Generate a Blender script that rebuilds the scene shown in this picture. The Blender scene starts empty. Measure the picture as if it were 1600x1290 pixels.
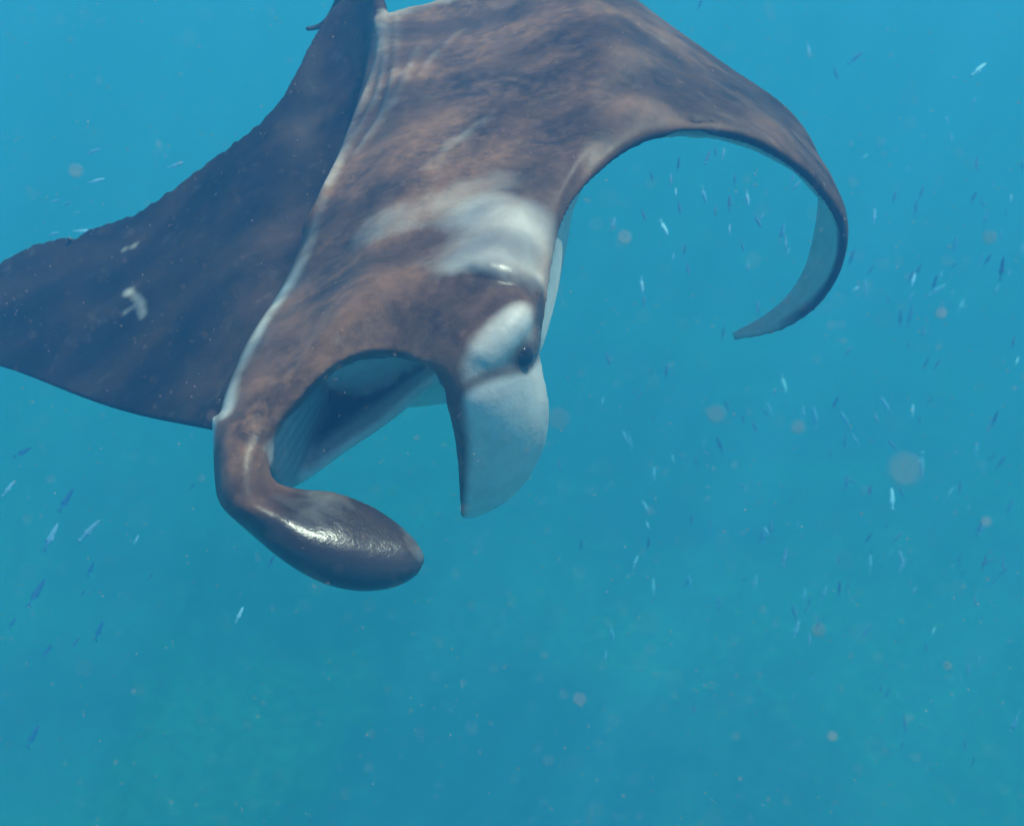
import bpy, bmesh, math, random
import numpy as np
from mathutils import Vector, Matrix, kdtree, noise as mnoise

R = math.radians
scene = bpy.context.scene
col = scene.collection

# ------------------------------------------------------------------ camera
CAM_Z = -0.75          # the water surface is z = 0
PITCH = 30.0
HFOV = 50.0
F = 800.0 / math.tan(R(HFOV / 2))
cam_d = bpy.data.cameras.new('camera')
cam_d.sensor_fit = 'HORIZONTAL'
cam_d.angle = R(HFOV)
cam_d.clip_start = 0.02
cam_d.clip_end = 500
cam = bpy.data.objects.new('camera', cam_d)
cam.location = (0, 0, CAM_Z)
cam.rotation_euler = (R(90 - PITCH), 0, 0)
col.objects.link(cam)
scene.camera = cam
cam_d.dof.use_dof = True
cam_d.dof.focus_distance = 2.05
cam_d.lens = cam_d.lens
cam_d.dof.aperture_fstop = cam_d.lens / 1000 / 0.0085     # 8.5 mm pupil

# ------------------------------------------------------------------ light
SUN_DIR = Vector((0.36, 0.14, 0.92)).normalized()        # towards the sun
elev = math.asin(SUN_DIR.z)
azim = math.atan2(SUN_DIR.x, SUN_DIR.y)
world = bpy.data.worlds.new('World')
scene.world = world
world.use_nodes = True
nt = world.node_tree
bg = nt.nodes['Background']
sky = nt.nodes.new('ShaderNodeTexSky')
sky.sky_type = 'NISHITA'
sky.sun_disc = False
sky.sun_elevation = elev
sky.sun_rotation = azim
nt.links.new(sky.outputs[0], bg.inputs[0])
bg.inputs[1].default_value = 0.12
sun_d = bpy.data.lights.new('sun', 'SUN')
sun_d.energy = 5.0
sun_d.angle = R(0.6)
sun_d.color = (1.0, 0.96, 0.90)
sun = bpy.data.objects.new('sun', sun_d)
sun.rotation_euler = SUN_DIR.to_track_quat('Z', 'Y').to_euler()
sun.location = SUN_DIR * 20
col.objects.link(sun)

vs = scene.view_settings
scene.display_settings.display_device = 'sRGB'
vs.view_transform = 'Standard'
vs.look = 'None'
vs.gamma = 1.0
vs.use_curve_mapping = False
vs.exposure = 0.56

cy = scene.cycles
cy.volume_bounces = 2
cy.max_bounces = 8
cy.diffuse_bounces = 3
cy.glossy_bounces = 3
cy.transparent_max_bounces = 8
cy.use_adaptive_sampling = True
cy.adaptive_threshold = 0.03
cy.use_denoising = True
cy.sample_clamp_indirect = 4.0

# ------------------------------------------------------------------ helpers
cp, sp_ = math.cos(R(PITCH)), math.sin(R(PITCH))
RIGHT = np.array([1.0, 0, 0]); UP = np.array([0, sp_, cp]); FWD = np.array([0, cp, -sp_])
CAM = np.array([0, 0, CAM_Z])

def at(p):
    """measured point (x, y on the photograph, metres of depth) -> place in the water"""
    p = np.asarray(p, float)
    d = p[..., 2:3]
    X = (p[..., 0:1] - 800) / F * d
    Y = -(p[..., 1:2] - 645) / F * d
    return CAM + X * RIGHT + Y * UP + d * FWD

def project(P):
    q = np.asarray(P) - CAM
    d = q @ FWD
    return np.stack([q @ RIGHT / d * F + 800, -(q @ UP) / d * F + 645], -1)

def spline_matrix(t, s):
    """natural cubic spline through knots t, evaluated at s: returns a weight matrix"""
    n = len(t); h = np.diff(t)
    A = np.zeros((n, n)); B = np.zeros((n, n))
    A[0, 0] = A[-1, -1] = 1
    for i in range(1, n - 1):
        A[i, i - 1] = h[i - 1]; A[i, i] = 2 * (h[i - 1] + h[i]); A[i, i + 1] = h[i]
        B[i, i - 1] = 6 / h[i - 1]; B[i, i] = -6 / h[i - 1] - 6 / h[i]; B[i, i + 1] = 6 / h[i]
    M = np.linalg.solve(A, B)
    W = np.zeros((len(s), n))
    for k, x in enumerate(s):
        i = min(max(np.searchsorted(t, x) - 1, 0), n - 2)
        a, b = t[i + 1] - x, x - t[i]
        W[k, i] += a / h[i]; W[k, i + 1] += b / h[i]
        W[k] += M[i] * (a ** 3 / (6 * h[i]) - a * h[i] / 6) + M[i + 1] * (b ** 3 / (6 * h[i]) - b * h[i] / 6)
    return W

def knots(N, axis):
    d = np.linalg.norm(np.diff(N, axis=axis), axis=-1)
    d = d.mean(axis=1 - axis)
    t = np.concatenate([[0], np.cumsum(np.sqrt(d))])
    return t / t[-1]

def surf(net, nu, nv):
    net = np.asarray(net, float)
    tu, tv = knots(net, 0), knots(net, 1)
    Wu = spline_matrix(tu, np.linspace(0, 1, nu)); Wv = spline_matrix(tv, np.linspace(0, 1, nv))
    return np.einsum('ai,bj,ijk->abk', Wu, Wv, net), tu, tv

def normals(S):
    du = np.gradient(S, axis=0); dv = np.gradient(S, axis=1)
    n = np.cross(du, dv)
    return n / (np.linalg.norm(n, axis=-1, keepdims=True) + 1e-12)

pieces = []            # (verts, faces, pigment) closed shells that grow into one skin

def shell(top, bot, pig_top, pig_bot, tone=1.0, gloss=0.0, mouth=0.0):
    nu, nv = top.shape[:2]
    V = np.concatenate([top.reshape(-1, 3), bot.reshape(-1, 3)])
    g = np.arange(nu * nv).reshape(nu, nv); b = g + nu * nv
    Fc = []
    a_ = np.stack([g[:-1, :-1], g[:-1, 1:], g[1:, 1:], g[1:, :-1]], -1).reshape(-1, 4)
    c_ = np.stack([b[:-1, :-1], b[1:, :-1], b[1:, 1:], b[:-1, 1:]], -1).reshape(-1, 4)
    Fc += a_.tolist() + c_.tolist()
    loop = np.concatenate([g[:-1, 0], g[-1, :-1], g[:0:-1, -1], g[0, :0:-1]])
    lb = loop + nu * nv
    l2 = np.roll(loop, -1); lb2 = np.roll(lb, -1)
    Fc += np.stack([loop, l2, lb2, lb], -1).tolist()
    pt = np.broadcast_to(pig_top, (nu, nv)).reshape(-1)
    pb = np.broadcast_to(pig_bot, (nu, nv)).reshape(-1)
    tt = np.broadcast_to(tone, (nu, nv)).reshape(-1)
    gl = np.broadcast_to(gloss, (nu, nv)).reshape(-1); mo = np.broadcast_to(mouth, (nu, nv)).reshape(-1)
    pieces.append((V, Fc, np.concatenate([pt, pb]), np.concatenate([tt, tt]), np.concatenate([gl, gl]), np.concatenate([mo, mo])))

def smooth01(x, a, b):
    t = np.clip((x - a) / (b - a), 0, 1)
    return t * t * (3 - 2 * t)

# ------------------------------------------------------------------ materials
def new_mat(name):
    m = bpy.data.materials.new(name); m.use_nodes = True
    return m, m.node_tree, m.node_tree.nodes['Principled BSDF']

def N(t, kind, **kw):
    n = t.nodes.new(kind)
    for k, v in kw.items(): setattr(n, k, v)
    return n

def mix_col(t, fac, a, b, mode='MIX'):
    n = N(t, 'ShaderNodeMix', data_type='RGBA', blend_type=mode)
    for sock, val in ((0, fac), (6, a), (7, b)):
        if hasattr(val, 'links'): t.links.new(val, n.inputs[sock])
        elif sock == 0: n.inputs[0].default_value = val
        else: n.inputs[sock].default_value = (*val, 1)
    return n.outputs[2]

def ramp(t, src, stops):
    n = N(t, 'ShaderNodeValToRGB')
    while len(n.color_ramp.elements) < len(stops): n.color_ramp.elements.new(0.5)
    for e, (p, c) in zip(n.color_ramp.elements, stops):
        e.position = p; e.color = (c, c, c, 1) if not isinstance(c, tuple) else (*c, 1)
    t.links.new(src, n.inputs[0])
    return n.outputs[0]

def noise(t, vec, scale, detail=3, rough=0.5, dist=0.0):
    n = N(t, 'ShaderNodeTexNoise')
    n.inputs['Scale'].default_value = scale; n.inputs['Detail'].default_value = detail
    n.inputs['Roughness'].default_value = rough; n.inputs['Distortion'].default_value = dist
    t.links.new(vec, n.inputs['Vector'])
    return n.outputs['Fac']

def skin_material():
    m, t, p = new_mat('manta_skin')
    L = t.links
    co = N(t, 'ShaderNodeTexCoord').outputs['Object']
    pig = N(t, 'ShaderNodeAttribute', attribute_name='pigment').outputs['Fac']
    gum = N(t, 'ShaderNodeAttribute', attribute_name='mouth').outputs['Fac']
    big = noise(t, co, 7, 4, 0.6, 0.6)
    mid = noise(t, co, 34, 4, 0.65)
    fine = noise(t, co, 260, 3, 0.6)
    dark = mix_col(t, ramp(t, big, [(0.33, 0.0), (0.68, 1.0)]), (0.048, 0.026, 0.017), (0.195, 0.096, 0.056))
    dark = mix_col(t, ramp(t, mid, [(0.45, 0.0), (0.75, 0.6)]), dark, (0.27, 0.135, 0.085))
    dark = mix_col(t, ramp(t, fine, [(0.60, 0.0), (0.78, 0.55)]), dark, (0.17, 0.14, 0.12))
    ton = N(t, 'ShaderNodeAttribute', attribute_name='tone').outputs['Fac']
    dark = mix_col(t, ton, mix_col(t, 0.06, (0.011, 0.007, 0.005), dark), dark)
    white = mix_col(t, ramp(t, mid, [(0.4, 0.0), (0.8, 0.5)]), (0.66, 0.63, 0.58), (0.42, 0.37, 0.32))
    # ragged border between the dark back and the pale marks
    add = N(t, 'ShaderNodeMath', operation='MULTIPLY_ADD')
    L.new(noise(t, co, 15, 5, 0.62, 0.4), add.inputs[0]); add.inputs[1].default_value = 0.50; add.inputs[2].default_value = -0.25
    add2 = N(t, 'ShaderNodeMath', operation='ADD'); L.new(add.outputs[0], add2.inputs[0]); L.new(pig, add2.inputs[1])
    fac = ramp(t, add2.outputs[0], [(0.05, 0.0), (0.90, 1.0)])
    c = mix_col(t, fac, dark, white)
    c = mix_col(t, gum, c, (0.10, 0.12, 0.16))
    L.new(c, p.inputs['Base Color'])
    rg = N(t, 'ShaderNodeMapRange'); L.new(ton, rg.inputs[0]); rg.inputs[3].default_value = 0.62; rg.inputs[4].default_value = 0.42
    rg2 = N(t, 'ShaderNodeMath', operation='MULTIPLY_ADD'); L.new(mid, rg2.inputs[0]); rg2.inputs[1].default_value = 0.25
    L.new(rg.outputs[0], rg2.inputs[2]); rg3 = N(t, 'ShaderNodeMath', operation='SUBTRACT'); L.new(rg2.outputs[0], rg3.inputs[0]); rg3.inputs[1].default_value = 0.06
    glo = N(t, 'ShaderNodeAttribute', attribute_name='gloss').outputs['Fac']
    rg4 = N(t, 'ShaderNodeMix'); L.new(glo, rg4.inputs[0]); L.new(rg3.outputs[0], rg4.inputs[2]); rg4.inputs[3].default_value = 0.26
    L.new(rg4.outputs[0], p.inputs['Roughness'])
    sl = N(t, 'ShaderNodeMapRange'); L.new(ton, sl.inputs[0]); sl.inputs[3].default_value = 0.12; sl.inputs[4].default_value = 0.32
    sl2 = N(t, 'ShaderNodeMix'); L.new(glo, sl2.inputs[0]); L.new(sl.outputs[0], sl2.inputs[2]); sl2.inputs[3].default_value = 0.9
    L.new(sl2.outputs[0], p.inputs['Specular IOR Level'])
    b1 = N(t, 'ShaderNodeBump'); b1.inputs['Strength'].default_value = 0.20; b1.inputs['Distance'].default_value = 0.010
    L.new(mid, b1.inputs['Height'])
    b2 = N(t, 'ShaderNodeBump'); b2.inputs['Strength'].default_value = 0.18; b2.inputs['Distance'].default_value = 0.0025
    L.new(fine, b2.inputs['Height']); L.new(b1.outputs[0], b2.inputs['Normal'])
    L.new(b2.outputs[0], p.inputs['Normal'])
    return m

def plain(name, rgb, rough=0.5, spec=0.5, metal=0.0, var=0.25, scale=60):
    m, t, p = new_mat(name)
    co = N(t, 'ShaderNodeTexCoord').outputs['Object']
    f = noise(t, co, scale, 3)
    c = mix_col(t, f, tuple(v * (1 - var) for v in rgb), tuple(min(1, v * (1 + var)) for v in rgb))
    t.links.new(c, p.inputs['Base Color'])
    p.inputs['Roughness'].default_value = rough
    p.inputs['Specular IOR Level'].default_value = spec
    p.inputs['Metallic'].default_value = metal
    return m

# ------------------------------------------------------------------ setting: seabed, water surface, the water itself
SEABED_Z = -18.0
def seabed():
    n = 120
    xs = np.linspace(-90, 90, n); ys = np.linspace(-60, 150, n)
    V = []; Fc = []
    for i, x in enumerate(xs):
        for j, y in enumerate(ys):
            h = mnoise.fractal(Vector((x * 0.12, y * 0.12, 3.1)), 0.9, 2.1, 5) * 0.9
            V.append((x, y, SEABED_Z + h))
    for i in range(n - 1):
        for j in range(n - 1):
            Fc.append((i * n + j, (i + 1) * n + j, (i + 1) * n + j + 1, i * n + j + 1))
    me = bpy.data.meshes.new('seabed'); me.from_pydata(V, [], Fc); me.shade_smooth()
    o = bpy.data.objects.new('seabed', me); col.objects.link(o)
    m, t, p = new_mat('reef_sand')
    co = N(t, 'ShaderNodeTexCoord').outputs['Object']
    c = mix_col(t, ramp(t, noise(t, co, 0.16, 5, 0.6), [(0.42, 0.0), (0.60, 1.0)]), (0.07, 0.12, 0.09), (0.30, 0.42, 0.34))
    t.links.new(c, p.inputs['Base Color']); p.inputs['Roughness'].default_value = 0.9
    me.materials.append(m)
    o['kind'] = 'structure'
    return o
seabed()

def water_surface():
    """the rippled surface overhead: it lets the light through in the bright net that dapples shallow water"""
    n = 60
    s = np.linspace(-95, 95, n)
    V = [(x, y + 40, 0.02 * math.sin(x * 1.3 + 0.7 * y) + 0.02 * math.sin(y * 1.1 - 0.4 * x) + 0.06) for x in s for y in s]
    Fc = [(i * n + j, (i + 1) * n + j, (i + 1) * n + j + 1, i * n + j + 1) for i in range(n - 1) for j in range(n - 1)]
    me = bpy.data.meshes.new('water_surface'); me.from_pydata(V, [], Fc); me.shade_smooth()
    o = bpy.data.objects.new('water_surface', me); col.objects.link(o)
    m = bpy.data.materials.new('water_surface'); m.use_nodes = True
    t = m.node_tree; t.nodes.remove(t.nodes['Principled BSDF'])
    co = N(t, 'ShaderNodeTexCoord').outputs['Object']
    warp = N(t, 'ShaderNodeTexNoise', noise_dimensions='2D'); warp.inputs['Scale'].default_value = 3.0; warp.inputs['Detail'].default_value = 2
    t.links.new(co, warp.inputs['Vector'])
    vm = N(t, 'ShaderNodeVectorMath', operation='MULTIPLY_ADD'); t.links.new(warp.outputs['Color'], vm.inputs[0])
    vm.inputs[1].default_value = (0.26, 0.26, 0.0); t.links.new(co, vm.inputs[2])
    mp = N(t, 'ShaderNodeMapping'); mp.inputs['Scale'].default_value = (1.0, 1.7, 1.0); mp.inputs['Rotation'].default_value = (0, 0, R(-24))
    t.links.new(vm.outputs[0], mp.inputs['Vector'])
    vo = N(t, 'ShaderNodeTexVoronoi', feature='SMOOTH_F1', voronoi_dimensions='2D'); vo.inputs['Scale'].default_value = 3.8
    vo.inputs['Smoothness'].default_value = 0.6
    t.links.new(mp.outputs[0], vo.inputs['Vector'])
    c = ramp(t, vo.outputs['Distance'], [(0.10, 0.30), (0.36, 0.50), (0.60, 1.0)])
    tr = N(t, 'ShaderNodeBsdfTransparent'); t.links.new(c, tr.inputs['Color'])
    t.links.new(tr.outputs[0], t.nodes['Material Output'].inputs['Surface'])
    me.materials.append(m)
    o['kind'] = 'structure'
water_surface()

def box_mesh(name, lo, hi):
    V = [(x, y, z) for x in (lo[0], hi[0]) for y in (lo[1], hi[1]) for z in (lo[2], hi[2])]
    Fc = [(0, 1, 3, 2), (4, 6, 7, 5), (0, 4, 5, 1), (2, 3, 7, 6), (0, 2, 6, 4), (1, 5, 7, 3)]
    me = bpy.data.meshes.new(name); me.from_pydata(V, [], Fc); me.update()
    return me

def haze():
    me = box_mesh('haze', (-91, -61, SEABED_Z - 3.0), (91, 151, -0.02))
    o = bpy.data.objects.new('haze', me); col.objects.link(o)
    m = bpy.data.materials.new('sea_water'); m.use_nodes = True
    t = m.node_tree; t.nodes.remove(t.nodes['Principled BSDF'])
    v = N(t, 'ShaderNodeVolumePrincipled')
    v.inputs['Color'].default_value = (0.060, 0.300, 0.69, 1)
    v.inputs['Density'].default_value = 0.13
    v.inputs['Anisotropy'].default_value = 0.0
    v.inputs['Absorption Color'].default_value = (0.010, 0.48, 0.207, 1)
    t.links.new(v.outputs[0], t.nodes['Material Output'].inputs['Volume'])
    me.materials.append(m)
    o['kind'] = 'stuff'
    o['label'] = 'clear blue tropical sea water filling the whole scene'
    o['category'] = 'water'
haze()

# ------------------------------------------------------------------ the manta ray
# back of the animal: ribs from the right wing tip over the body to the curled left wing tip,
# each rib runs from the leading edge (or upper lip) to the trailing edge
def level(p):
    p = np.array(p, float); p[..., 2] += 0.07 * np.clip((p[..., 0] - 600) / 250, -1, 1); return p
RIBS = [
 # right wing
 [(-130,500,3.42),(-131,498,3.43),(-132,496,3.44),(-133,494,3.46),(-134,492,3.48),(-135,490,3.50),(-136,488,3.52)],
 [(-85,545,3.28),(-82,534,3.30),(-78,520,3.33),(-74,503,3.37),(-70,486,3.42),(-66,470,3.46),(-62,450,3.50)],
 [(-40,562,3.20),(-35,545,3.22),(-28,522,3.26),(-20,496,3.31),(-12,468,3.37),(-4,442,3.43),(6,406,3.50)],
 [(15,576,3.10),(24,553,3.12),(34,525,3.16),(46,491,3.21),(60,453,3.29),(74,416,3.37),(88,372,3.46)],
 [(110,612,2.90),(124,586,2.93),(140,548,2.98),(156,500,3.05),(170,446,3.14),(186,394,3.25),(200,337,3.38)],
 [(210,645,2.66),(222,615,2.69),(240,566,2.75),(262,500,2.84),(284,424,2.97),(304,345,3.11),(322,254,3.28)],
 [(300,664,2.42),(312,628,2.45),(334,568,2.52),(364,480,2.64),(396,378,2.80),(424,270,2.98),(442,146,3.18)],
 [(352,672,2.26),(368,628,2.30),(396,560,2.37),(440,460,2.50),(480,345,2.67),(506,200,2.89),(512,20,3.12)],
 # foot of the ridge, hidden behind it
 [(372,676,2.14),(392,628,2.19),(430,552,2.26),(482,448,2.38),(520,330,2.54),(556,185,2.78),(566,-10,3.02)],
 # crest of the ridge on the right side of head and body
 [(338,716,1.95),(340,655,1.99),(372,560,2.07),(448,432,2.21),(496,315,2.36),(556,170,2.60),(588,24,2.90)],
 [(368,716,1.88),(372,650,1.92),(420,545,1.99),(492,428,2.12),(535,312,2.27),(582,170,2.53),(592,20,2.90)],
 # back
 [(428,664,1.86),(446,596,1.89),(490,510,1.95),(545,410,2.07),(580,300,2.22),(608,165,2.48),(600,18,2.90)],
 [(510,578,1.85),(520,530,1.87),(548,470,1.92),(590,390,2.03),(620,290,2.18),(632,160,2.45),(612,20,2.90)],
 [(600,547,1.83),(604,512,1.85),(618,456,1.89),(644,380,2.00),(668,286,2.15),(672,155,2.43),(634,14,2.90)],
 [(668,575,1.79),(676,520,1.80),(688,450,1.85),(708,370,1.96),(728,282,2.11),(722,148,2.40),(668,4,2.90)],
 [(715,606,1.75),(738,540,1.74),(752,452,1.81),(768,366,1.92),(786,276,2.07),(776,136,2.37),(706,-10,2.90)],
 # left side of the head, then the left wing
 [(790,588,1.74),(806,510,1.73),(806,446,1.81),(818,366,1.92),(834,272,2.06),(826,122,2.36),(744,-28,2.90)],
 [(838,556,1.80),(838,490,1.80),(838,440,1.86),(852,356,1.95),(874,262,2.07),(870,104,2.36),(780,-48,2.91)],
 [(872,372,1.99),(876,352,2.00),(882,318,2.02),(896,268,2.06),(914,188,2.17),(910,60,2.42),(826,-66,2.92)],
 [(928,280,2.09),(932,264,2.09),(938,238,2.11),(946,200,2.15),(952,136,2.25),(942,30,2.47),(880,-68,2.92)],
 [(1000,228,2.16),(1002,216,2.15),(1004,196,2.16),(1006,166,2.20),(1004,112,2.31),(988,28,2.52),(945,-40,2.90)],
 [(1072,213,2.22),(1074,203,2.20),(1074,188,2.21),(1072,164,2.25),(1066,122,2.36),(1046,62,2.56),(1012,12,2.86)],
 [(1140,219,2.27),(1142,211,2.25),(1143,198,2.25),(1141,180,2.29),(1134,148,2.39),(1114,105,2.56),(1084,64,2.81)],
 [(1202,242,2.32),(1205,235,2.30),(1208,224,2.30),(1208,210,2.34),(1202,185,2.42),(1184,155,2.57),(1152,112,2.78)],
 [(1252,278,2.38),(1257,271,2.36),(1262,261,2.36),(1263,249,2.39),(1258,230,2.46),(1242,206,2.58),(1212,152,2.76)],
 [(1286,316,2.44),(1293,310,2.42),(1299,301,2.42),(1301,290,2.45),(1297,274,2.51),(1284,252,2.61),(1256,198,2.76)],
 [(1308,354,2.50),(1314,349,2.49),(1319,341,2.49),(1321,331,2.52),(1317,317,2.57),(1305,298,2.66),(1283,256,2.78)],
 [(1318,392,2.56),(1321,388,2.56),(1323,382,2.57),(1322,372,2.60),(1315,360,2.65),(1304,346,2.72),(1286,318,2.80)],
 [(1308,434,2.62),(1308,430,2.63),(1306,423,2.65),(1302,414,2.68),(1295,404,2.73),(1287,394,2.78),(1275,380,2.82)],
 [(1278,480,2.68),(1276,475,2.69),(1273,468,2.71),(1269,461,2.74),(1264,453,2.77),(1259,446,2.80),(1252,438,2.82)],
 [(1226,515,2.73),(1224,511,2.74),(1222,507,2.75),(1219,502,2.77),(1216,497,2.79),(1213,493,2.80),(1209,489,2.81)],
 [(1180,528,2.76),(1179,526,2.765),(1178,523,2.77),(1176,520,2.78),(1175,517,2.79),(1173,515,2.795),(1171,512,2.80)],
 [(1148,531,2.78),(1148,530,2.78),(1147,529,2.785),(1147,528,2.79),(1146,528,2.79),(1146,527,2.795),(1146,526,2.80)],
]
NU, NV = 560, 170
RIBS = np.array(RIBS, float); RIBS[9:] = level(RIBS[9:])
RIBS[:7, :, 2] = 2.3 + (RIBS[:7, :, 2] - 2.3) * 0.75
NET = at(RIBS)
S, TU, TV = surf(NET, NU, NV)
uu = np.linspace(0, 1, NU)[:, None] * np.ones((1, NV)); vv = np.ones((NU, 1)) * np.linspace(0, 1, NV)[None, :]
rng = np.random.default_rng(7)

# ragged, nicked trailing edge of the right wing
def ridge_noise(x, seed, f):
    return np.array([mnoise.noise(Vector((float(v) * f, seed, 0.0))) for v in x])
u1 = np.linspace(0, 1, NU)
rag = 0.013 * ridge_noise(u1, 1.7, 210) + 0.012 * ridge_noise(u1, 4.2, 60)
nick = 0.030 * np.exp(-((u1 - (TU[3] + 0.25 * (TU[4] - TU[3]))) / 0.005) ** 2)
amt = (rag - nick) * (1 - smooth01(u1, TU[8], TU[9]))
dT = S[:, -1] - S[:, -6]; dT /= np.linalg.norm(dT, axis=-1, keepdims=True) + 1e-9
fall = smooth01(np.linspace(0, 1, NV), 0.93, 1.0)
S = S + dT[:, None, :] * (amt[:, None] * fall[None, :])[:, :, None]

NRM = normals(S)
bodyn = np.array([-0.2, 0.72, -0.66]); BN = bodyn[0] * RIGHT + bodyn[1] * UP + bodyn[2] * FWD
BN /= np.linalg.norm(BN)
if (NRM[NU // 2, NV // 2] @ BN) < 0: NRM = -NRM
PX = project(S)

def uv_of(x, y, ulo=0, uhi=NU):
    d = ((PX[ulo:uhi] - np.array([x, y])) ** 2).sum(-1)
    i, j = np.unravel_index(np.argmin(d), d.shape)
    return ulo + i, j

iR = int(TU[9] * (NU - 1)) - 2        # the ridge crest in the rib direction
iB = int(TU[17] * (NU - 1))

# ---- folds, crease and shoulders on the back (real relief)
def stroke(pts, width, height, ulo=iR, uhi=NU):
    P = np.array([S[uv_of(x, y, ulo, uhi)] for x, y in pts])
    t = np.linspace(0, 1, len(P)); W = spline_matrix(t, np.linspace(0, 1, 60)); C = W @ P
    D = np.full((NU, NV), 9.0)
    for c in C: D = np.minimum(D, np.linalg.norm(S - c, axis=-1))
    return height * np.exp(-(D / width) ** 2)
relief = np.zeros((NU, NV))
for pts, w, h in [
    ([(590,30),(593,90),(560,180),(515,290),(480,360)], .012, .010),
    ([(600,26),(603,80),(590,150),(548,230),(510,310)], .011, .008),
    ([(618,28),(618,90),(604,160),(570,220)], .010, .006),
    ([(604,26),(640,15),(700,6)], .010, .008),
    ([(652,75),(625,140),(590,200),(555,240)], .011, .006),
    ([(720,50),(680,85),(655,120)], .011, .005),
    ([(750,190),(690,240),(640,290)], .02, .005),
    ([(732,428),(745,434),(780,440),(812,450),(832,458)], .0065, -.008),
    ([(742,424),(785,428),(830,440)], .022, .010),
    ([(800,330),(780,380),(770,410)], .05, .012),
    ([(760,560),(800,505),(826,480)], .030, .012),
]:
    relief += stroke(pts, w, h)
folds = np.clip(relief, 0, .012) / .012
# slow ripples of muscle over the wings and back
rip = np.array([mnoise.noise(Vector((p * 5.5).tolist())) + 0.5 * mnoise.noise(Vector((p * 12).tolist())) for p in S.reshape(-1, 3)[:, :]]).reshape(NU, NV)
relief += 0.008 * rip * np.minimum(smooth01(vv, 0.0, 0.1), 1 - smooth01(vv, 0.9, 1.0)) * (0.4 + 0.6 * smooth01(np.abs(uu - TU[13]), 0.12, 0.25))
TOP = S + NRM * relief[..., None]

# ---- how thick the disc is below its back
core = np.interp(uu, [0, TU[4], TU[7], TU[9], TU[12], TU[15], TU[18], TU[22], TU[27], 1],
                 [.006, .025, .06, .05, .05, .05, .06, .035, .016, .006])
prof = np.sqrt(np.clip(1 - (2 * np.clip(vv, 0, 1) - 1) ** 2, 0, 1))
headz = smooth01(uu, TU[8], TU[9]) * (1 - smooth01(uu, TU[17], TU[18]))
thick = 0.013 + core * prof
thick = thick * (1 - headz) + headz * (0.028 + 0.10 * smooth01(vv, 0.12, 0.35) * (1 - smooth01(vv, 0.7, 1.0)))
tipk = np.minimum(smooth01(uu, 0, 0.02), 1 - smooth01(uu, 0.985, 1.0))
thick = thick * (0.75 + 0.25 * tipk)
BOT = TOP - NRM * thick[..., None]

# ---- pigment of the back: dark, with the pale shoulder marks and some painted highlights
def patch(pts, rad, ulo=None, uhi=NU, line=False):
    ulo = iR if ulo is None else ulo
    D = np.full((NU, NV), 9.0)
    C = np.array([S[uv_of(x, y, ulo, uhi)] for x, y in pts])
    if line:
        C = spline_matrix(np.linspace(0, 1, len(C)), np.linspace(0, 1, 50)) @ C
    for c in C: D = np.minimum(D, np.linalg.norm(S - c, axis=-1))
    return 1 - smooth01(D, rad * 0.15, rad)
pigT = np.zeros((NU, NV))
pigT = np.maximum(pigT, 0.60 * patch([(745,330),(770,345),(790,360),(780,395),(805,400),(815,350),(760,390),(750,405)], .12))
pigT = np.maximum(pigT, 0.24 * patch([(590,350),(640,335),(690,320),(720,305),(770,290)], .10))
strip = patch([(342,674),(350,645),(363,600),(378,566),(390,542),(424,487),(458,432),(478,395),(496,350),(520,282),(552,196)], .031, line=True)
mott = np.array([mnoise.noise(Vector((p * 30).tolist())) for p in S[:, :].reshape(-1, 3)]).reshape(NU, NV)
along = np.interp(PX[..., 1], [180, 300, 390, 430, 500, 550, 580, 620, 690], [.08, .14, .30, .80, .85, .45, .55, 1.0, 1.0])
pigT = np.maximum(pigT, strip * along * np.clip(0.9 + 0.5 * mott, 0.3, 1.15))
pigT = np.maximum(pigT, 0.90 * patch([(762,556),(785,530),(812,502)], .05, line=True))  # bright glint by the eye, painted in as white
pigT = np.maximum(pigT, 0.36 * patch([(207,383),(196,389)], .020, 0, iR))
pigT = np.maximum(pigT, 0.46 * patch([(198,454),(210,464),(218,476),(224,494)], .021, 0, iR, line=True))
pigT = np.maximum(pigT, 0.36 * patch([(212,478),(198,490)], .016, 0, iR, line=True))
pigT = np.maximum(pigT, folds * 0.40 * (vv > 0.55))  # fold crests paled, their highlight painted into the colour
pigT = np.maximum(pigT, 0.30 * np.exp(-((vv - 1) / 0.02) ** 2) * ((uu > TU[10]) & (uu < TU[16])))  # rear rim painted pale in place of light catching the edge
# the front of the shoulder mark stops dead at the crease
fr = stroke([(700,440),(735,432),(780,441),(812,452),(840,470)], .02, 1.0)
cut = smooth01(S @ BN * 0 + (PX[..., 1] - np.interp(PX[..., 0], [700, 735, 780, 812, 840], [432, 430, 438, 449, 462])), -6, 4)
inhead = (PX[..., 0] > 690) & (PX[..., 0] < 850) & (uu > TU[12]) & (uu < TU[18])
eye_side = (PX[..., 1] > 475)
pigT = np.where(inhead & ~eye_side, pigT * (1 - cut), pigT)
pigB = np.ones((NU, NV))
edge = np.minimum(smooth01(vv, 0.0, 0.07), 1 - smooth01(vv, 0.93, 1.0))
pigB = pigB * np.where(uu > TU[18], smooth01(vv, 0.02, 0.20) * (1 - smooth01(vv, 0.97, 1.0)), edge)
pigB = np.maximum(pigB, 0.9 * smooth01(uu, TU[29], TU[31]))
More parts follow.
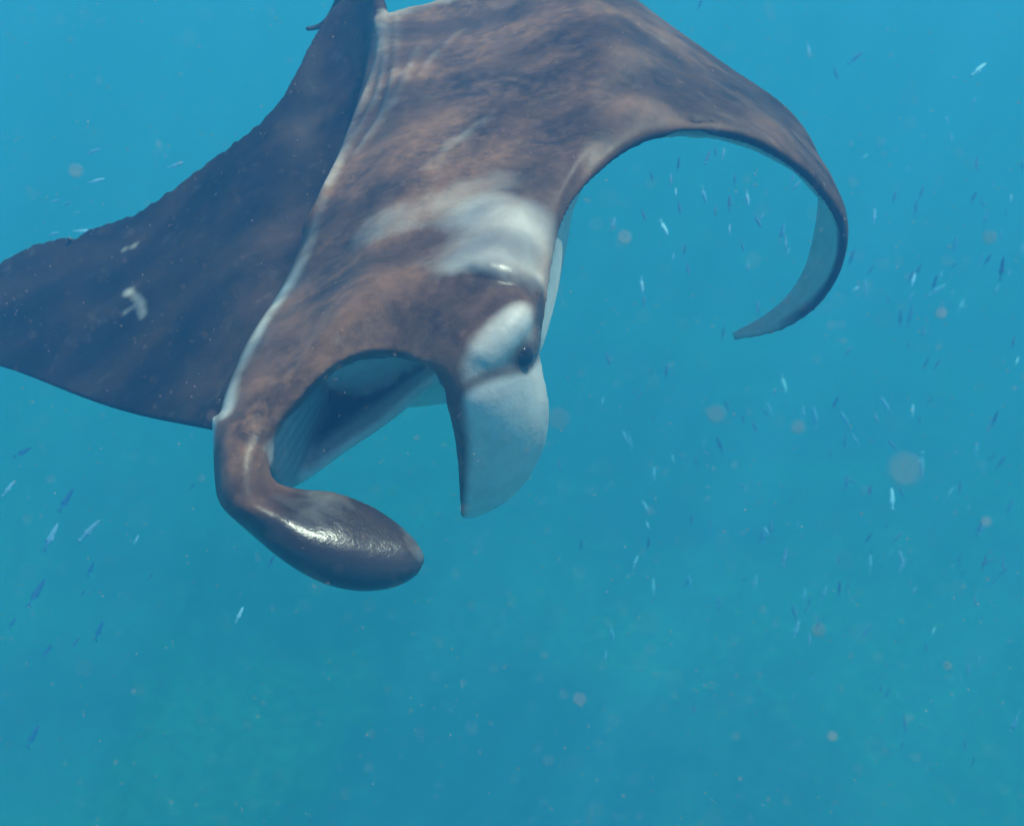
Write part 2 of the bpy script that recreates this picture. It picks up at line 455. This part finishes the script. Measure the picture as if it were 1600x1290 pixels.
# tone painted darker over the outer wings, standing in for shade on them
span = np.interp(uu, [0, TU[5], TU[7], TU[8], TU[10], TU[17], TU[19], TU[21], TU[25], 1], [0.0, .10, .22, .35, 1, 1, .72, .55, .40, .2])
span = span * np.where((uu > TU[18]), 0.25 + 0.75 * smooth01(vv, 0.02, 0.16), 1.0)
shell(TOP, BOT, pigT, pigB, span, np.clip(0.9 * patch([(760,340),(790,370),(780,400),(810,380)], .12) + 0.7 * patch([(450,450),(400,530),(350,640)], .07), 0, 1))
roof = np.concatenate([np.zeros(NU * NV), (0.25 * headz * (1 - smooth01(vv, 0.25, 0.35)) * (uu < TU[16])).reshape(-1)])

# ---- belly and flanks under the body
i0, i1 = iR + 2, int(TU[18] * (NU - 1)) - 3
j0 = int(0.20 * NV)
sub = TOP[i0:i1, j0:]; w = np.linspace(-1, 1, sub.shape[0])[:, None]; v = np.linspace(0, 1, sub.shape[1])[None, :]
H = (0.09 + 0.25 * smooth01(v, 0, 0.14)) * (1 - 0.65 * smooth01(w, 0.15, 0.6) * (1 - smooth01(v, 0.0, 0.25))) * (1 - 0.90 * smooth01(v, 0.35, 1.0))
deep = H * np.sqrt(np.clip(1 - np.abs(w) ** 3.2, 0, 1))
tops = sub - NRM[i0:i1, j0:] * 0.012
ctr = tops.mean(axis=0, keepdims=True)
low = ctr + (tops - ctr) * (1 - (0.25 + 0.09 * smooth01(w + 0 * v, 0.0, 1.0))[..., None] * (deep / 0.34)[..., None]) - BN * (deep + 0.008)[..., None]
low = low + FWD * (0.0) 
pig_low = smooth01(np.sqrt(1 - np.abs(w) ** 3.2) + 0 * v, 0.0, 0.22)
shell(tops, low, np.zeros(tops.shape[:2]), pig_low)

def sheet(net, th, pig_front, pig_back, nu=90, nv=60, round_=0.6, tone=None, gloss=None, mouth=None):
    A, tu, tv = surf(at(level(net)), nu, nv)
    n = normals(A)
    if (n[nu // 2, nv // 2] @ (CAM - A[nu // 2, nv // 2])) < 0: n = -n
    a = np.linspace(-1, 1, nu)[:, None]; b = np.linspace(-1, 1, nv)[None, :]
    e = np.sqrt(np.clip((1 - np.abs(b) ** 3) * (1 - np.abs(a) ** 8 * 0.6), 0, 1))
    t = (th * (1 - round_) + th * round_ * e)[..., None]
    ax = (a + 1) / 2 + 0 * b; bx = (b + 1) / 2 + 0 * a
    pf = pig_front(ax, bx) if callable(pig_front) else np.full((nu, nv), pig_front)
    pb = pig_back(ax, bx) if callable(pig_back) else np.full((nu, nv), pig_back)
    # orientation of the shell does not matter for the skin that is grown over it
    shell(A + n * t * 0.35, A - n * t * 0.65, pf, pb, tone(ax, bx) if tone else 1.0, gloss(ax, bx) if gloss else 0.0, mouth(ax, bx) if mouth else 0.0)
    return A

# ---- left cephalic fin, hanging unrolled: dark leading rim, white face
sheet([
 [(690,566,1.80),(716,560,1.76),(752,552,1.74),(800,540,1.76),(838,530,1.82)],
 [(694,606,1.80),(718,606,1.75),(758,604,1.73),(808,596,1.75),(847,584,1.81)],
 [(706,650,1.81),(726,652,1.765),(766,654,1.745),(816,650,1.77),(856,634,1.83)],
 [(716,702,1.84),(732,704,1.805),(768,708,1.79),(812,704,1.815),(850,690,1.87)],
 [(720,750,1.875),(732,753,1.85),(762,757,1.845),(796,754,1.87),(828,738,1.915)],
 [(720,786,1.905),(728,788,1.90),(746,790,1.90),(768,788,1.915),(792,776,1.94)],
 [(719,806,1.93),(722,806,1.93),(727,806,1.935),(732,805,1.94),(738,803,1.95)],
], 0.026, lambda a, b: smooth01(b + 0.10 * (a - 0.5), 0.17, 0.30), 0.1)

# ---- right cephalic fin, curled forward like a scoop
sheet([
 [(334,650,2.01),(346,650,1.955),(370,648,1.918),(400,640,1.905),(436,628,1.90)],
 [(333,690,1.98),(345,692,1.92),(367,690,1.88),(394,683,1.87),(424,668,1.88)],
 [(335,735,1.95),(348,738,1.88),(368,738,1.84),(390,732,1.84),(418,722,1.90)],
 [(338,772,1.91),(352,776,1.85),(374,776,1.81),(398,768,1.82),(430,752,1.91)],
 [(352,794,1.86),(374,800,1.81),(402,797,1.78),(428,784,1.82),(456,764,1.92)],
 [(386,824,1.84),(410,828,1.79),(446,820,1.775),(474,802,1.81),(494,766,1.87)],
 [(434,866,1.80),(460,862,1.765),(500,844,1.765),(524,816,1.795),(540,774,1.85)],
 [(500,905,1.80),(520,896,1.765),(556,868,1.765),(576,836,1.795),(588,795,1.845)],
 [(566,920,1.80),(584,908,1.775),(608,882,1.775),(622,854,1.795),(628,824,1.835)],
 [(620,912,1.81),(630,902,1.795),(641,886,1.79),(648,868,1.80),(650,848,1.82)],
 [(650,894,1.815),(654,889,1.81),(658,882,1.81),(660,876,1.812),(661,868,1.82)],
], 0.022, lambda a, b: np.clip(0.9 * (1 - smooth01(b, 0.10, 0.26)) * (1 - smooth01(a, 0.09, 0.17))
   + smooth01(b, 0.55, 0.72) * (0.14 * np.exp(-((a - 0.52) / 0.10) ** 2) + 0.22 * smooth01(a, 0.80, 0.97)), 0, 1), 0.0, nu=140,
 gloss=lambda a, b: smooth01(a, 0.36, 0.5) * 0.95 + 0 * b,
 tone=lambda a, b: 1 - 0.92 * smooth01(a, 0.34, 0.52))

mouth_mark = len(pieces)
# ---- lower jaw and the walls of the open mouth
sheet([
 [(424,772,2.00),(420,740,2.04),(420,700,2.10),(430,650,2.18)],
 [(470,748,2.03),(468,716,2.08),(470,670,2.15),(480,600,2.25)],
 [(530,704,2.04),(530,672,2.10),(535,630,2.18),(545,560,2.28)],
 [(600,655,2.03),(600,628,2.09),(605,590,2.17),(615,530,2.27)],
 [(660,604,1.98),(662,584,2.04),(668,560,2.12),(676,520,2.22)],
 [(706,570,1.90),(716,556,1.96),(730,545,2.04),(740,510,2.14)],
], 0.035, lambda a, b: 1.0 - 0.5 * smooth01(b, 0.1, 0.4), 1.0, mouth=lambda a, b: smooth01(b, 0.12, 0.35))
sheet([   # wall behind the right corner of the mouth
 [(404,700,1.87),(425,740,1.93),(440,778,1.99)],
 [(436,655,1.90),(450,705,1.99),(466,750,2.06)],
 [(470,620,1.96),(480,660,2.06),(490,700,2.14)],
 [(500,590,2.04),(510,620,2.14),(515,650,2.22)],
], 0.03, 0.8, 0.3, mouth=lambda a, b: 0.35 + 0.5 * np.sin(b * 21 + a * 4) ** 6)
sheet([   # wall behind the left corner
 [(700,600,1.79),(712,600,1.85),(720,592,1.92)],
 [(690,560,1.84),(700,565,1.92),(712,560,2.00)],
 [(690,520,1.92),(700,525,2.00),(712,525,2.08)],
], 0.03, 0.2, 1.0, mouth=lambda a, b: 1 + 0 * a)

# ---- bulge that carries the left eye
def ellipsoid(c, axes, rad, pig):
    n = 24
    th = np.linspace(0, math.pi, n); ph = np.linspace(0, 2 * math.pi, n)
    T, P = np.meshgrid(th, ph, indexing='ij')
    q = np.stack([np.sin(T) * np.cos(P) * rad[0], np.sin(T) * np.sin(P) * rad[1], np.cos(T) * rad[2]], -1) @ np.array(axes)
    V = (q + c).reshape(-1, 3)
    g = np.arange(n * n).reshape(n, n)
    Fc = np.stack([g[:-1, :-1], g[:-1, 1:], g[1:, 1:], g[1:, :-1]], -1).reshape(-1, 4).tolist()
    if callable(pig): pig = pig(V)
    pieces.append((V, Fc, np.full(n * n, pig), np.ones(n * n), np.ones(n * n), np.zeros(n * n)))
def bulge_glint(V):  # white colour standing in for the wet glint on the bulge
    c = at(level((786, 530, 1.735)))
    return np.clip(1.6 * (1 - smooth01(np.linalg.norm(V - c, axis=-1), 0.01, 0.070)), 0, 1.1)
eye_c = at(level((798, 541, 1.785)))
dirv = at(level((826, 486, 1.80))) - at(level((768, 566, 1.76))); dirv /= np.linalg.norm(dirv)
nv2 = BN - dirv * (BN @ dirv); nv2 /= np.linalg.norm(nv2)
ellipsoid(eye_c, [dirv, nv2, np.cross(dirv, nv2)], (.066, .048, .046), bulge_glint)

# ---- tail, trailing back and sinking behind the right wing
def tube(pts, rads, pig, nseg=60, k=12):
    P = at(np.array(pts, float)); t = np.linspace(0, 1, len(P))
    W = spline_matrix(t, np.linspace(0, 1, nseg)); C = W @ P; r = np.interp(np.linspace(0, 1, nseg), t, rads)
    T = np.gradient(C, axis=0); T /= np.linalg.norm(T, axis=-1, keepdims=True)
    A = np.cross(T, np.array([0.3, 0.2, 0.9])); A /= np.linalg.norm(A, axis=-1, keepdims=True); B = np.cross(T, A)
    an = np.linspace(0, 2 * math.pi, k, endpoint=False)
    V = C[:, None] + r[:, None, None] * (np.cos(an)[None, :, None] * A[:, None] + np.sin(an)[None, :, None] * B[:, None])
    V = V.reshape(-1, 3); g = np.arange(nseg * k).reshape(nseg, k)
    Fc = np.stack([g[:-1], np.roll(g[:-1], -1, 1), np.roll(g[1:], -1, 1), g[1:]], -1).reshape(-1, 4).tolist()
    Fc += [g[0].tolist(), g[-1][::-1].tolist()]
    pieces.append((V, Fc, np.full(len(V), pig), np.full(len(V), 0.3), np.zeros(len(V)), np.zeros(len(V))))
tube([(600,60,2.86),(592,8,2.94),(572,-30,3.06),(548,-34,3.22),(530,0,3.36),(508,36,3.44),(478,46,3.42)],
     [.020, .020, .018, .018, .014, .011, .008], 0.0)

# ---- grow one skin over all the pieces
VOX = 0.0058
allV, allF, allP, allM, allT, allG, off = [], [], [], [], [], [], 0
for k, (V, Fc, P, T_, G_, M_) in enumerate(pieces):
    allT.append(T_); allG.append(G_)
    allV.append(V); allF += [[i + off for i in f] for f in Fc]; allP.append(P)
    allM.append(roof if k == 0 else M_); off += len(V)
allV = np.concatenate(allV); allP = np.concatenate(allP); allM = np.concatenate(allM); allT = np.concatenate(allT); allG = np.concatenate(allG)
BASE = Vector(at((600, 330, 2.3)).tolist())
allV = allV - np.array(BASE)
raw = bpy.data.meshes.new('raw'); raw.from_pydata(allV.tolist(), [], allF); raw.update()
bm = bmesh.new(); bm.from_mesh(raw); bmesh.ops.recalc_face_normals(bm, faces=bm.faces); bm.to_mesh(raw); bm.free()
tmp = bpy.data.objects.new('raw', raw); col.objects.link(tmp)
rm = tmp.modifiers.new('skin', 'REMESH'); rm.mode = 'VOXEL'; rm.voxel_size = VOX; rm.use_smooth_shade = True
sm = tmp.modifiers.new('soft', 'SMOOTH'); sm.factor = 0.5; sm.iterations = 4
dg = bpy.context.evaluated_depsgraph_get()
me = bpy.data.meshes.new_from_object(tmp.evaluated_get(dg))
me.name = 'manta_ray'
bpy.data.objects.remove(tmp); bpy.data.meshes.remove(raw)
nvt = len(me.vertices)
co = np.empty(nvt * 3); me.vertices.foreach_get('co', co); co = co.reshape(-1, 3)
ne = len(me.edges); ed = np.empty(ne * 2, dtype=np.int64); me.edges.foreach_get('vertices', ed); ed = ed.reshape(-1, 2)
deg = np.maximum(np.bincount(ed.ravel(), minlength=nvt), 1)
soft = np.zeros(nvt)
for c, r in (((345, 705, 1.92), .10), ((375, 706, 1.88), .10), ((410, 695, 1.87), .09), ((700, 585, 1.79), .05), ((735, 590, 1.75), .05), ((1078, 188, 2.21), .07)):
    dd = np.linalg.norm(co + np.array(BASE) - at(level(c)), axis=-1)
    soft = np.maximum(soft, 1 - smooth01(dd, r * 0.5, r))
for _ in range(40):
    av = np.stack([np.bincount(ed[:, 0], co[ed[:, 1], k], nvt) + np.bincount(ed[:, 1], co[ed[:, 0], k], nvt) for k in range(3)], -1) / deg[:, None]
    co += (0.6 * soft)[:, None] * (av - co)
me.vertices.foreach_set('co', co.ravel())
kd = kdtree.KDTree(len(allV))
for i, p in enumerate(allV): kd.insert(p, i)
kd.balance()
pig = np.empty(nvt); gum = np.empty(nvt); ton = np.empty(nvt); glo = np.empty(nvt)
for i in range(nvt):
    hits = kd.find_n(co[i], 2)
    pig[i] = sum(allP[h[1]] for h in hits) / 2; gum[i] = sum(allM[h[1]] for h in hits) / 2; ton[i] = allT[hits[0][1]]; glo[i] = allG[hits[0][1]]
for _ in range(4):
    for arr in (pig, gum, ton, glo):
        s_ = np.bincount(ed[:, 0], arr[ed[:, 1]], nvt) + np.bincount(ed[:, 1], arr[ed[:, 0]], nvt)
        arr[:] = 0.4 * arr + 0.6 * s_ / np.maximum(deg, 1)
wp = co + np.array(BASE)
de = np.linalg.norm(wp - at(level((820, 556, 1.75))), axis=-1)
pig *= smooth01(de, 0.016, 0.040)
LID = spline_matrix(np.linspace(0, 1, 7), np.linspace(0, 1, 50)) @ np.array([(842, 490), (843, 530), (828, 566), (796, 579), (766, 586), (738, 598), (714, 612)], float)
near = np.linalg.norm(wp - at(level((795, 545, 1.75))), axis=-1) < 0.16
q = project(wp[near]); dl = np.full(len(q), 999.0)
for c in LID: dl = np.minimum(dl, np.linalg.norm(q - c, axis=-1))
pig[near] *= 1 - 0.80 * np.exp(-(dl / 11) ** 2)
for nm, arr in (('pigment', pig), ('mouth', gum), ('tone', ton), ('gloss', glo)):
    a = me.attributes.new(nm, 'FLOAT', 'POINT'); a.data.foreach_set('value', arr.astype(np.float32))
me.shade_smooth()
me.materials.append(skin_material())
me.name = 'body'
manta = bpy.data.objects.new('manta_ray', None); col.objects.link(manta)
manta.location = BASE
body = bpy.data.objects.new('body', me); col.objects.link(body); body.parent = manta
manta['label'] = 'large dark brown manta ray with pale shoulder marks gliding through blue water'
manta['category'] = 'manta ray'
print('manta faces', len(me.polygons))

# ---- eyes
def eye(c, look, r):
    bm = bmesh.new(); bmesh.ops.create_uvsphere(bm, u_segments=24, v_segments=16, radius=r)
    for v_ in bm.verts: v_.co.z *= 0.6
    m_ = bpy.data.meshes.new('eye'); bm.to_mesh(m_); bm.free(); m_.shade_smooth()
    m_.materials.append(eye_mat)
    o = bpy.data.objects.new('eye', m_); col.objects.link(o)
    o.parent = manta
    o.location = Vector(c.tolist()) - BASE
    o.rotation_euler = Vector(look.tolist()).to_track_quat('Z', 'Y').to_euler()
    return o
eye_mat = plain('eye_dark', (0.012, 0.014, 0.02), 0.15, 0.6)
out = CAM - at(level((815, 555, 1.75))); out = out / np.linalg.norm(out) + RIGHT * 0.5
eye(at(level((819, 556, 1.746))), out, .017)
eye(at(level((352, 692, 2.005))), -RIGHT + 0.4 * FWD, .016)

# ------------------------------------------------------------------ small fish
def fish_mesh(name, L, hgt, mat):
    st = [(-0.5, .02), (-0.44, .30), (-0.32, .72), (-0.12, 1.0), (0.1, .86), (0.28, .5), (0.38, .24), (0.42, .2)]
    k = 8; V = []; Fc = []
    for x, s in st:
        for a in range(k):
            an = 2 * math.pi * a / k
            V.append((x * L, math.cos(an) * s * hgt * 0.28, math.sin(an) * s * hgt * 0.5))
    for i in range(len(st) - 1):
        for a in range(k):
            Fc.append((i * k + a, i * k + (a + 1) % k, (i + 1) * k + (a + 1) % k, (i + 1) * k + a))
    Fc.append(tuple(range(k))[::-1]); Fc.append(tuple(range((len(st) - 1) * k, len(st) * k)))
    b = len(V); h = hgt; t = .002 * L / 0.07
    for y in (-t, t):   # forked tail, back fin and belly fin, each with thickness
        V += [(0.40 * L, y, 0), (0.56 * L, y, h * .55), (0.49 * L, y, 0), (0.56 * L, y, -h * .55),
              (-0.05 * L, y, h * .46), (0.18 * L, y, h * .62), (0.2 * L, y, h * .3),
              (0.02 * L, y, -h * .46), (0.2 * L, y, -h * .58), (0.22 * L, y, -h * .28)]
    for tri in ((0, 1, 2), (0, 2, 3), (4, 5, 6), (7, 8, 9)):
        Fc.append(tuple(b + i for i in tri)); Fc.append(tuple(b + 10 + i for i in tri[::-1]))
        for q in range(3):
            i, j = tri[q], tri[(q + 1) % 3]
            Fc.append((b + i, b + 10 + i, b + 10 + j, b + j))
    m_ = bpy.data.meshes.new(name); m_.from_pydata(V, [], Fc); m_.update(); m_.shade_smooth(); m_.materials.append(mat)
    return m_
fish_blue = plain('silver_blue_scales', (0.28, 0.58, 0.95), 0.45, 0.5, 0.0)
fish_dark = plain('dark_blue_scales', (0.10, 0.24, 0.44), 0.6, 0.2)
mesh_blue = fish_mesh('silver_fish', 0.075, 0.014, fish_blue)
mesh_dark = fish_mesh('dark_fish', 0.075, 0.013, fish_dark)

def put_fish(x, y, d, length_px, ang, blue, label, group):
    """ang: degrees from the horizontal, nose up to the right"""
    o = bpy.data.objects.new('small_fish', mesh_blue if blue else mesh_dark); col.objects.link(o)
    p = at((x, y, d))
    a = R(ang); yaw = random.uniform(-0.35, 0.35)
    head = (math.cos(a) * RIGHT + math.sin(a) * UP) * math.cos(yaw) + FWD * math.sin(yaw)
    zz = np.cross(FWD, head); zz = zz / np.linalg.norm(zz) * (1 if random.random() < 2 else -1)
    xx = -head; yy = np.cross(zz, xx)
    s = length_px * d / F / 0.075 / math.cos(yaw)
    M = Matrix([list(xx * s) + [p[0]], list(yy * s) + [p[1]], list(zz * s) + [p[2]]]).transposed() if False else Matrix((
        (xx[0] * s, yy[0] * s, zz[0] * s, p[0]), (xx[1] * s, yy[1] * s, zz[1] * s, p[1]), (xx[2] * s, yy[2] * s, zz[2] * s, p[2]), (0, 0, 0, 1)))
    o.matrix_world = M
    o['label'] = label; o['category'] = 'fish'; o['group'] = group
random.seed(5)
LA = 'slender silvery blue fish darting below the dark straight wing of the manta'
for x, y, ln, an in [(80,838,46,66),(140,828,44,47),(104,780,42,58),(58,924,46,62),(20,972,22,55),(155,984,36,60),(118,1004,18,58),(74,1016,26,56),(142,888,28,62),
                     (52,1148,44,60),(14,762,30,55),(213,842,16,62),(424,876,22,66),(374,960,26,66),(130,925,14,50),(36,706,34,24),(235,900,14,60),(300,760,12,60)]:
    put_fish(x, y, random.uniform(3.0, 3.8), ln, an, True, LA, 'silvery fish below the straight wing')
LB = 'slender silvery blue fish above the ragged rear edge of the straight wing'
for x, y, ln, an in [(147,236,22,18),(152,282,24,20),(275,258,26,24),(86,314,16,12),(106,318,14,20),(122,332,10,10),(130,361,26,4),(84,365,18,16)]:
    put_fish(x, y, random.uniform(3.8, 4.6), ln, an, True, LB, 'silvery fish above the straight wing')
LC = 'small silvery blue fish hanging in the water inside the hook of the curled wing'
LD = 'small dark fish hanging in the water inside the hook of the curled wing'
for x, y, ln, an, b in [(1100,305,26,-72,1),(1038,356,28,-66,1),(1168,310,26,-84,1),(1238,280,22,76,1),(1190,338,16,60,1),(1222,362,28,80,1),(1168,418,18,-86,1),(1056,300,14,88,1),
                        (1003,446,26,-86,1),(1130,240,18,84,1),(1140,358,16,84,1),(1052,400,14,80,1),(1232,392,12,70,1),
                        (1060,256,22,86,0),(1048,280,20,84,0),(1106,245,26,70,0),(1118,236,18,-84,0),(1018,276,18,-76,0),(1006,336,20,-74,0),(958,350,26,72,0),(1062,325,22,-84,0),(1140,316,26,86,0),
                        (1118,330,18,86,0),(1070,390,20,80,0),(1244,290,20,50,0),(1184,345,26,-60,0),(1228,380,20,82,0),(1075,420,20,-84,0),(1160,385,16,-70,0),(1148,280,18,88,0),(1006,470,18,88,0)]:
    put_fish(x, y, random.uniform(4.2, 6.0), ln, an, bool(b), LC if b else LD, 'silvery fish inside the hook of the wing' if b else 'dark fish inside the hook of the wing')
LE = 'small silvery blue fish scattered in the open water out beyond the curled wing'
LFk = 'small dark fish scattered in the open water out beyond the curled wing'
spots = [(1440,726,40,-84,1),(1394,778,34,88,1),(984,690,28,-80,1),(1022,738,22,88,1),(1256,930,26,80,1),(956,990,26,-80,1),(946,1024,16,88,1),(1100,690,14,80,1),(1585,1130,30,74,1),
         (1012,820,14,-70,1),(1180,908,26,80,1),(1526,700,24,76,1),(1530,108,34,40,1),(1264,80,22,-86,1),(1366,338,26,84,1),(1426,640,20,84,1),(1225,600,30,-80,1),(1240,1090,18,70,1),(1088,960,18,80,1),(1270,1060,16,60,1),
         (1094,6,18,70,0),(1338,90,30,40,0),(1306,115,22,-70,0),(1526,255,24,80,0),(1440,300,22,74,0),(1190,835,24,80,0),(1205,824,26,84,0),(1408,870,30,-86,0),(874,725,22,-80,0),(908,850,22,86,0),
         (1184,480,26,86,0),(1110,820,20,86,0),(1546,665,24,72,0),(1414,1132,26,-86,0),(1500,760,20,86,0),(1265,1000,22,84,0),(1084,1105,22,84,0),(950,560,22,-76,0),(1130,520,24,80,0),(1320,690,20,84,0)]
rr = random.Random(11)
for _ in range(26):                                   # loose schools
    cx, cy, ca = rr.uniform(880, 1590), rr.uniform(40, 1240), rr.gauss(88, 16)
    far = rr.uniform(0.6, 1.5)
    for k in range(rr.randint(4, 13)):
        x, y = cx + rr.gauss(0, 80), cy + rr.gauss(0, 70)
        if (x < 1330 and y < 545) or x < 870 or x > 1610: continue
        spots.append((x, y, rr.uniform(10, 24) / far, ca + rr.gauss(0, 15), int(rr.random() < 0.4)))
for x, y, ln, an, b in spots:
    put_fish(x, y, rr.uniform(5.2, 9.5), ln, an, bool(b), LE if b else LFk, 'silvery fish in the open water' if b else 'dark fish in the open water')

# ------------------------------------------------------------------ drifting specks of plankton
def specks():
    rr = random.Random(3)
    V = []; Fc = []
    base = [(0, 0, 1), (0.94, 0, 0.1), (0.2, 0.9, -0.1), (-0.8, 0.4, 0.1), (-0.5, -0.8, 0), (0.5, -0.85, -0.1), (0, 0, -1)]
    tri = [(0, 1, 2), (0, 2, 3), (0, 3, 4), (0, 4, 5), (0, 5, 1), (6, 2, 1), (6, 3, 2), (6, 4, 3), (6, 5, 4), (6, 1, 5)]
    for k in range(4200):
        d = 0.28 * (4.5 / 0.28) ** rr.random() ** 0.55
        p = at((rr.uniform(-60, 1660), rr.uniform(-60, 1350), d))
        r = rr.uniform(0.0006, 0.0016) * (0.35 + 0.30 * d)
        b = len(V)
        sx, sy, sz = (rr.uniform(0.6, 1.2) for _ in range(3))
        V += [(p[0] + q[0] * r * sx, p[1] + q[1] * r * sy, p[2] + q[2] * r * sz) for q in base]
        Fc += [tuple(b + i for i in f) for f in tri]
    for x, y, d, r in [(1412,735,.25,.0019),(872,655,.36,.0018),(1118,648,.42,.0020),(1246,668,.52,.0019),(1545,372,.50,.0019),(1470,490,.60,.0019),(905,1092,.55,.0018),(1278,984,.50,.0020),
                       (330,650,.60,.0018),(118,268,.50,.0018),(1540,815,.62,.0018),(975,372,.52,.0019),(1300,1150,.65,.0018),(1480,1040,.70,.0018)]:
        p = at((x, y, d)); b = len(V)
        V += [(p[0] + q[0] * r, p[1] + q[1] * r * 0.8, p[2] + q[2] * r * 0.9) for q in base]
        Fc += [tuple(b + i for i in f) for f in tri]
    m_ = bpy.data.meshes.new('plankton'); m_.from_pydata(V, [], Fc); m_.update(); m_.shade_smooth()
    m_.materials.append(plain('plankton', (0.55, 0.34, 0.27), 0.8, 0.2))
    o = bpy.data.objects.new('plankton', m_); col.objects.link(o)
    o['kind'] = 'stuff'; o['label'] = 'fine reddish specks of plankton drifting through the water'; o['category'] = 'plankton'
specks()
